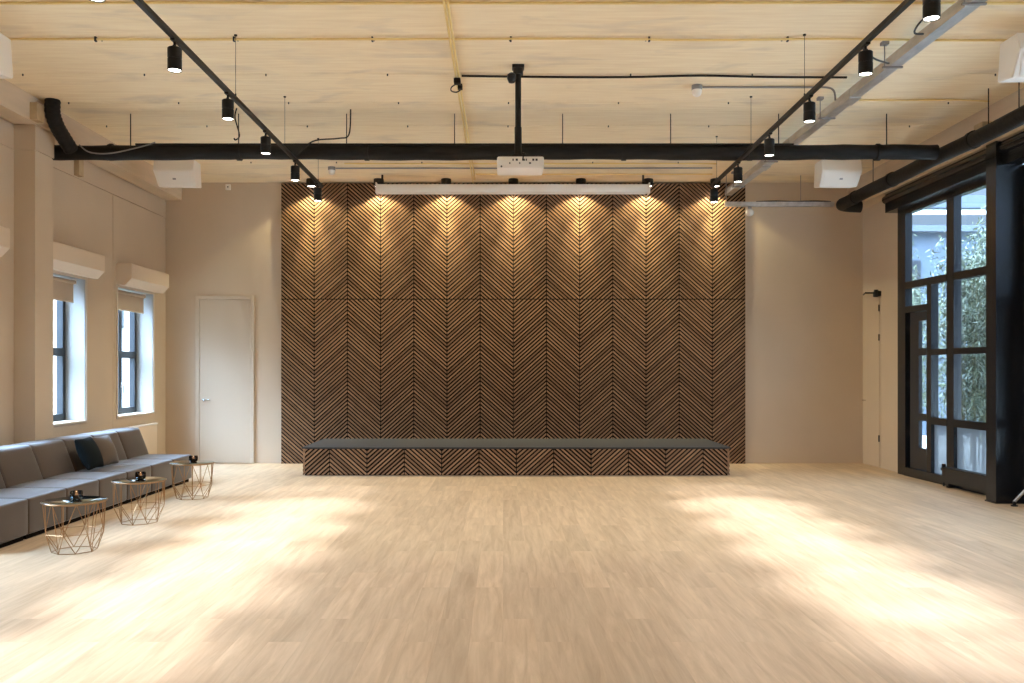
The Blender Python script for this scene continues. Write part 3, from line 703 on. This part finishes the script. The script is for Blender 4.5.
# ================================================================== LEFT WALL: shutter boxes, blinds, radiator
blab = ['above the window next to the corner', 'above the window right behind the pilaster', 'in front of the pilaster, cut by the left edge']
for k in range(3):
    w = wins[k]; y0, y1 = w - WW - .03, w + .075
    t = thing('shutter_box', (XL, (y0 + y1) / 2, 2.70), 'cream roller shutter box ' + blab[k], 'shutter box', 'cream shutter boxes on the left wall')
    prof = [(XL + .02, 2.70), (XL + .13, 2.69), (XL + .20, 2.765), (XL + .22, 2.785), (XL + .22, 2.985), (XL + .21, 2.995), (XL + .02, 2.995)]
    part('case', MB().prism([(p[0], y0, p[1]) for p in prof], (0, y1 - y0, 0)), M['cream'], t, smooth=0)
    part('end_cap', MB().prism([(p[0], y0 - .006, p[1]) for p in prof], (0, .0055, 0)), M['cream'], t)
    part('back_plate', MB().box((XL + .0005, y0, 2.71), (XL + .0195, y1, 2.985)), M['cream'], t)
    if k == 2: continue
    b = thing('roller_blind', (XL - .13, (y0 + y1) / 2, 2.38), 'beige roller blind pulled a little way down in the window ' + ['next to the corner', 'behind the pilaster', 'beyond the left edge'][k], 'blind', 'beige roller blinds')
    ya, yb = w - WW + .05, w - .09
    part('fabric', MB().box((XL - .112, ya, 2.38), (XL - .108, yb, 2.62)), M['blind'], b)
    part('roller', MB().cyl((XL - .10, ya, 2.63), (XL - .10, yb, 2.63), .026, 14), M['blind'], b)
    part('bottom_bar', MB().box((XL - .117, ya, 2.365), (XL - .103, yb, 2.385), .003, 1), M['casing'], b)
    part('bracket', MB().box((XL - .13, ya - .02, 2.60), (XL - .08, ya - .004, 2.667)).box((XL - .13, yb + .004, 2.60), (XL - .08, yb + .02, 2.667)), M['casing'], b)
rd = thing('radiator', (XL + .07, 12.9, .1), 'cream panel radiator on the left wall below the corner window', 'radiator')
ya, yb = 12.35, 13.36
part('panel', MB().box((XL + .04, ya, .12), (XL + .11, yb, .665), .008), M['cream'], rd)
part('top_grille', MB().box((XL + .035, ya - .005, .667), (XL + .118, yb + .005, .69), .003, 1), M['white'], rd)
part('bracket', MB().box((XL + .0005, ya + .1, .3), (XL + .039, ya + .14, .6)).box((XL + .0005, yb - .14, .3), (XL + .039, yb - .1, .6)), M['cream'], rd)
part('foot', MB().box((XL + .05, ya + .1, 0), (XL + .10, ya + .13, .119)).box((XL + .05, yb - .13, 0), (XL + .10, yb - .1, .119)), M['cream'], rd)

# ================================================================== SOFA
SMW = .6725
mlab = ['module at the far end, beside the furthest table', 'second module from the far end', 'third module from the far end, beyond both cushions', 'fourth module from the far end, with the cushions on it',
        'fifth module from the far end, left of the cushions', 'sixth module from the far end, behind the nearest table', 'module nearest the viewer, cut by the left edge of the picture']
for k in range(7):
    y1 = 11.72 - SMW * k; yc = y1 - SMW / 2
    t = thing('sofa_module', (-4.6, yc, 0), 'taupe velvet sofa ' + mlab[k], 'sofa', 'sofa modules along the left wall')
    hw = SMW / 2 - .003
    rr = random.uniform
    part('seat', MB().puff((-4.62, yc, .205), (.43, hw, .160), .020, (.006, 0, .014)), M['sofa'], t)
    def warp(p): return Vector((p.x - (p.z + .2) * .38, p.y, p.z))
    part('backrest', MB().puff((-4.875, yc, .54), (.125, hw, .185), .030, (.020, 0, .006), warp=warp), M['sofa'], t)
    part('plinth', MB().box((-5.02, yc - hw + .02, .001), (-4.225, yc + hw - .02, .045)), M['backing'], t)
def cushion(name, c, az, tilt, s, m, label):
    n = Matrix.Translation(Vector(c)) @ Matrix.Rotation(az, 4, 'Z') @ Matrix.Rotation(tilt, 4, 'Y')
    def warp(p):
        f = max(0, (1 - (p.y / s) ** 2)) * max(0, (1 - (p.z / s) ** 2))
        g = 1 - .10 * (1 - abs(p.y / s)) * (abs(p.z / s) > .85) - 0
        return Vector((p.x * (.22 + 1.0 * f ** .55), p.y * (1 - .07 * (1 - (p.z / s) ** 2) * 0 - .05 * (1 - abs(p.z) / s)), p.z * (1 - .05 * (1 - abs(p.y) / s))))
    t = thing(name, (c[0], c[1], .39), label, 'cushion')
    mb = MB(); mb.puff(c, (.075, s, s), .02, (0, 0, 0), n=12, warp=warp, mtx=n); part('cover', mb, m, t)
    pr_ = []
    for k in range(4):
        a, b = [(-1, -1), (1, -1), (1, 1), (-1, 1)][k], [(1, -1), (1, 1), (-1, 1), (-1, -1)][k]
        for i in range(8):
            u = i / 8; yy, zz = (a[0] + (b[0] - a[0]) * u) * s, (a[1] + (b[1] - a[1]) * u) * s
            pr_.append(n @ Vector((0, yy * (1 - .05 * (1 - abs(zz) / s)), zz * (1 - .05 * (1 - abs(yy) / s)))))
    part('piping', MB().tube(pr_, .005, 6, closed=True), m, t)
cushion('cushion', (-4.64, 9.76, .565), math.radians(2), math.radians(-24), .182, M['teal'], 'dark teal velvet cushion leaning on the sofa, in front of the brown cushion')
cushion('cushion', (-4.65, 10.16, .560), math.radians(-4), math.radians(-22), .175, M['brown'], 'brown velvet cushion leaning on the sofa, behind the dark teal cushion')

# ================================================================== WIRE TABLES AND CANDLES
tl = ['nearest the viewer', 'in the middle of the three', 'at the sofa\'s far end']
for k, (x, y, rot) in enumerate(((-3.55, 7.21, .1), (-3.575, 8.55, .45), (-3.635, 10.18, .75))):
    t = thing('side_table', (x, y, 0), 'round copper wire basket table with smoked mirror top, ' + tl[k], 'table', 'wire tables in front of the sofa')
    Rt, Rm, Rb, zt, zm, zb = .235, .232, .172, .408, .165, .006
    n = 8; rw = .0032
    P = lambda r, a, z: (x + r * math.cos(a), y + r * math.sin(a), z)
    A = [rot + 2 * PI * i / n for i in range(n)]
    ringp = lambda r, z, q=48: [P(r, 2 * PI * i / q, z) for i in range(q)]
    part('tabletop', MB().lathe((x, y, 0), [(0, zt + .003), (.245, zt + .003), (.248, zt + .006), (.248, zt + .012), (.245, zt + .014), (0, zt + .014)], 56), M['mirror'], t)
    part('rim', MB().tube(ringp(.248, zt + .008, 56), .0045, 8, closed=True), M['copper'], t)
    mb = MB(); mb.tube(ringp(Rt, zt - .002), rw, 6, closed=True)
    mb.tube([P(Rb, a, zb) for a in [A[i] + PI / n for i in range(n)]], rw, 6, closed=True)
    mb.tube([P(Rm, a, zm) for a in A], rw * .7, 6, closed=True)
    for i in range(n):
        a, a2, h = A[i], A[(i + 1) % n], A[i] + PI / n
        h0 = A[i] - PI / n
        mb.tube([P(Rt, a, zt - .002), P(Rm, a, zm)], rw, 6)                      # uprights
        mb.tube([P(Rm, a, zm), P(Rb, h, zb)], rw, 6); mb.tube([P(Rm, a, zm), P(Rb, h0, zb)], rw, 6)
        mb.tube([P(Rt, h, zt - .002), P(Rm, a2 if i % 2 else a, zm)], rw, 6)     # slanting wires
        mb.tube([P(Rt, h, zt - .002), P(Rb, h, zb)], rw, 6) if i % 2 else None
    part('wire_basket', mb, M['copper'], t)
    zc = zt + .015; cxp, cyp = x + .005, y + .10 - .08
    g = thing('candle_holder', (cxp, cyp, zc), 'black glass candle bowl on the wire table ' + tl[k], 'candle holder', 'candle bowls on the wire tables')
    prof = [(0, .0), (.030, .0), (.044, .012), (.051, .032), (.051, .055), (.048, .072), (.0465, .072), (.0485, .055), (.0485, .034), (.042, .016), (.028, .005), (0, .005)]
    part('bowl', MB().lathe((cxp, cyp, zc), prof, 28), M['bowl'], g)
    cd = part('candle', MB().lathe((cxp, cyp, zc), [(0, .0055), (.022, .0055), (.024, .02), (.024, .036), (0, .034)], 18), M['wax'], g)
    part('flame', MB().lathe((cxp, cyp, zc + .036), [(0, 0), (.010, .006), (.012, .014), (.007, .026), (0, .034)], 12), M['flame'], cd)

# ================================================================== FITTINGS AT THE GLAZED FRONT
hb = thing('convector_heater', (5.66, 10.65, 0), 'low black convector heater along the foot of the glazed front', 'heater')
part('casing', fbox(MB(), 11.18, 10.09, .06, .245, -.13, -.025), M['steel'], hb)
part('grille', fbox(MB(), 11.14, 10.12, .246, .256, -.12, -.035), M['port'], hb)
part('foot', fbox(fbox(MB(), 11.1, 11.05, 0, .06, -.12, -.035), 10.25, 10.2, 0, .06, -.12, -.035), M['steel'], hb)
part('valve', MB().cyl((fx(11.2) - .08, 11.18, .22), (fx(11.2) - .08, 11.26, .22), .03, 14).cyl((fx(11.2) - .08, 11.235, .0), (fx(11.2) - .08, 11.235, .22), .012, 8).cyl((fx(11.2) - .08, 11.235, .22), (fx(11.2) - .08, 11.235, .29), .026, 14), M['black'], hb)
st = thing('brace_bar', (5.62, 9.5, 0), 'grey metal brace bar slanting up from the floor beside the black column', 'brace')
part('bar', MB().tube([(5.63, 9.58, .05), (5.74, 9.45, .26)], .016, 10), M['galv'], st)
part('foot', MB().cyl((5.63, 9.58, 0), (5.63, 9.58, .012), .035, 14).cyl((5.63, 9.58, .012), (5.63, 9.58, .055), .018, 12), M['black'], st)

# ================================================================== OUTSIDE
struct('ground', MB().box((-30, -20, -.35), (XL - .46, 60, -.12)).box((XR + .32, -20, -.35), (40, 60, -.12)), M['paving'], 'grey paving outside', 'ground')
nb = thing('neighbouring_wall', (-10, 20, -.1), 'pale rendered garden wall seen through the left windows', 'wall')
part('wall', MB().box((-13, 5, -.12), (-12.7, 55, 2.9)), M['outwall'], nb)
part('coping', MB().box((-13.06, 5, 2.9), (-12.64, 55, 2.98)), M['outbeam'], nb)
for y in (18, 23, 26, 29, 33): part('pier', MB().box((-12.69, y, -.12), (-12.55, y + .5, 2.9)), M['outwall'], nb)

def leaves(mb, c, rad, n, size, drop=.5):
    for _ in range(n):
        while True:
            p = Vector((random.uniform(-1, 1), random.uniform(-1, 1), random.uniform(-1, 1)))
            if p.length < 1: break
        p = Vector(c) + Vector((p.x * rad[0], p.y * rad[1], p.z * rad[2]))
        d = Vector((random.uniform(-1, 1), random.uniform(-1, 1), random.uniform(-1, .5) - drop)).normalized()
        s_ = d.cross(Vector((random.uniform(-1, 1), random.uniform(-1, 1), random.uniform(-1, 1)))).normalized()
        L_ = size * random.uniform(.6, 1.2)
        q = [p, p + d * L_ * .45 + s_ * L_ * .1, p + d * L_, p + d * L_ * .45 - s_ * L_ * .1]
        mb._faces([mb.bm.faces.new([mb.bm.verts.new(v) for v in q])])
def bamboo(x, y, h, label, n=5400):
    t = thing('bamboo_plant', (x, y, -.12), label, 'bamboo', 'bamboo plants outside the glazed front')
    f = MB()
    for k in range(6):
        a = random.uniform(0, 2 * PI); r = random.uniform(.05, .4)
        bx, by = x + r * math.cos(a), y + r * math.sin(a); lean = Vector((math.cos(a), math.sin(a), 0)) * random.uniform(.1, .5)
        hh = h * random.uniform(.8, 1.05)
        pts = [Vector((bx, by, -.12)) + lean * (i / 6) ** 2 + Vector((0, 0, hh * i / 6)) for i in range(7)]
        part('cane', MB().tube(pts, [.016 - .0015 * i for i in range(7)], 6), M['cane'], t)
        for i in range(2, 7): leaves(f, pts[i], (.34, .34, .5), n // 30, .125)
    part('foliage', f, M['leaf'], t, smooth=0)
blabs = ['behind the tall right hand panes', 'behind the central mullion', 'behind the left hand panes', 'far back by the blue grey building', 'next to the black column', 'lowest, beyond the glazed door']
for (x, y, h), lb in zip(((7.1, 13.1, 3.7), (8.1, 15.1, 3.3), (8.0, 16.85, 4.0), (10.4, 18.8, 4.4), (6.9, 10.9, 3.1), (9.15, 19.6, 3.6)), blabs):
    bamboo(x, y, h, 'green bamboo plant outside the glazed front, ' + lb)
bd = thing('outbuilding', (11, 20, -.1), 'blue grey clad building outside behind the bamboo', 'building')
part('wall', MB().box((6.8, 21.5, -.12), (16, 22, 4.9)), M['bluewall'], bd)
part('window', MB().box((9.3, 21.46, 2.4), (10.3, 21.5, 4.2)).box((11.0, 21.46, 2.4), (12.0, 21.5, 4.2)), M['window_black'], bd)
part('roof', MB().box((6.7, 21.3, 4.9), (16.2, 22.3, 5.05)), M['outbeam'], bd)
cn = thing('canopy_beam', (8.6, 17.5, 4.6), 'grey canopy beam with white light strip outside the glazed front', 'beam')
part('beam', MB().box((6.6, 17.4, 4.75), (11.2, 17.65, 5.0)), M['outbeam'], cn)
part('post', MB().box((6.9, 17.42, -.12), (7.04, 17.6, 4.75)), M['outbeam'], cn)
part('post', MB().box((10.9, 17.42, -.12), (11.04, 17.6, 4.75)), M['outbeam'], cn)
part('light_strip', MB().box((8.1, 17.40, 4.62), (10.8, 17.5, 4.70), .01), mat('light_strip', (.9, .9, .9), .4, emit=(.85, .93, 1), estr=.35), cn)

# ================================================================== LIGHT
w = bpy.data.worlds.new('sky'); scene.world = w; w.use_nodes = True
N, L = w.node_tree.nodes, w.node_tree.links
bg = N['Background']
tc = N.new('ShaderNodeTexCoord'); sp = N.new('ShaderNodeSeparateXYZ'); L.new(tc.outputs['Generated'], sp.inputs[0])
mr = N.new('ShaderNodeMapRange'); mr.inputs[1].default_value = .16; mr.inputs[2].default_value = .9; mr.inputs[3].default_value = .5; mr.inputs[4].default_value = 9.0
L.new(sp.outputs['Z'], mr.inputs[0])
# bright cloud glow where the sun stands behind thin cloud, on the side of the narrow windows
dt = N.new('ShaderNodeVectorMath'); dt.operation = 'DOT_PRODUCT'; dt.inputs[1].default_value = Vector((-.60, -.22, .80)).normalized()
L.new(tc.outputs['Generated'], dt.inputs[0])
mxm = N.new('ShaderNodeMath'); mxm.operation = 'MAXIMUM'; mxm.inputs[1].default_value = 0; L.new(dt.outputs['Value'], mxm.inputs[0])
pw = N.new('ShaderNodeMath'); pw.operation = 'POWER'; pw.inputs[1].default_value = 6; L.new(mxm.outputs[0], pw.inputs[0])
ad = N.new('ShaderNodeMath'); ad.operation = 'MULTIPLY_ADD'; ad.inputs[1].default_value = 66; L.new(pw.outputs[0], ad.inputs[0]); L.new(mr.outputs[0], ad.inputs[2])
L.new(ad.outputs[0], bg.inputs['Strength'])
bg.inputs['Color'].default_value = (.62, .86, 1.20, 1)
def portal(x, y, z, sy, sz, rot):
    ld = bpy.data.lights.new('window_portal', 'AREA'); ld.shape = 'RECTANGLE'; ld.size = sy; ld.size_y = sz; ld.cycles.is_portal = True
    o = bpy.data.objects.new('window_portal', ld); COL.objects.link(o); o.location = (x, y, z); o.rotation_euler = rot
for wv in wins: portal(XL - .44, wv - WW / 2, (WZ0 + WZ1) / 2, WZ1 - WZ0, WW, (0, -PI / 2, 0))
for ya, yb in ((12.6, 9.96), (9.76, 6.9), (6.6, 3.7)): portal(XR + .28, (ya + yb) / 2, 1.95, 3.9, ya - yb, (0, PI / 2, 0))

# ================================================================== CAMERA
cd = bpy.data.cameras.new('camera'); cam = bpy.data.objects.new('camera', cd); COL.objects.link(cam)
cam.location = (0, 0, EYE); cam.rotation_euler = (PI / 2, 0, 0)
cd.sensor_fit = 'HORIZONTAL'; cd.sensor_width = 36; cd.lens = F / 1024 * 36
cd.shift_x = (512 - CX) / 1024; cd.shift_y = (CY - 341.5) / 1024; cd.clip_end = 200
scene.camera = cam
vs = scene.view_settings
vs.view_transform = 'Standard'; vs.look = 'None'; vs.gamma = 1; vs.use_curve_mapping = False; vs.exposure = 0.45
scene.cycles.max_bounces = 12; scene.cycles.diffuse_bounces = 8; scene.cycles.transparent_max_bounces = 16
scene.cycles.sample_clamp_indirect = 6
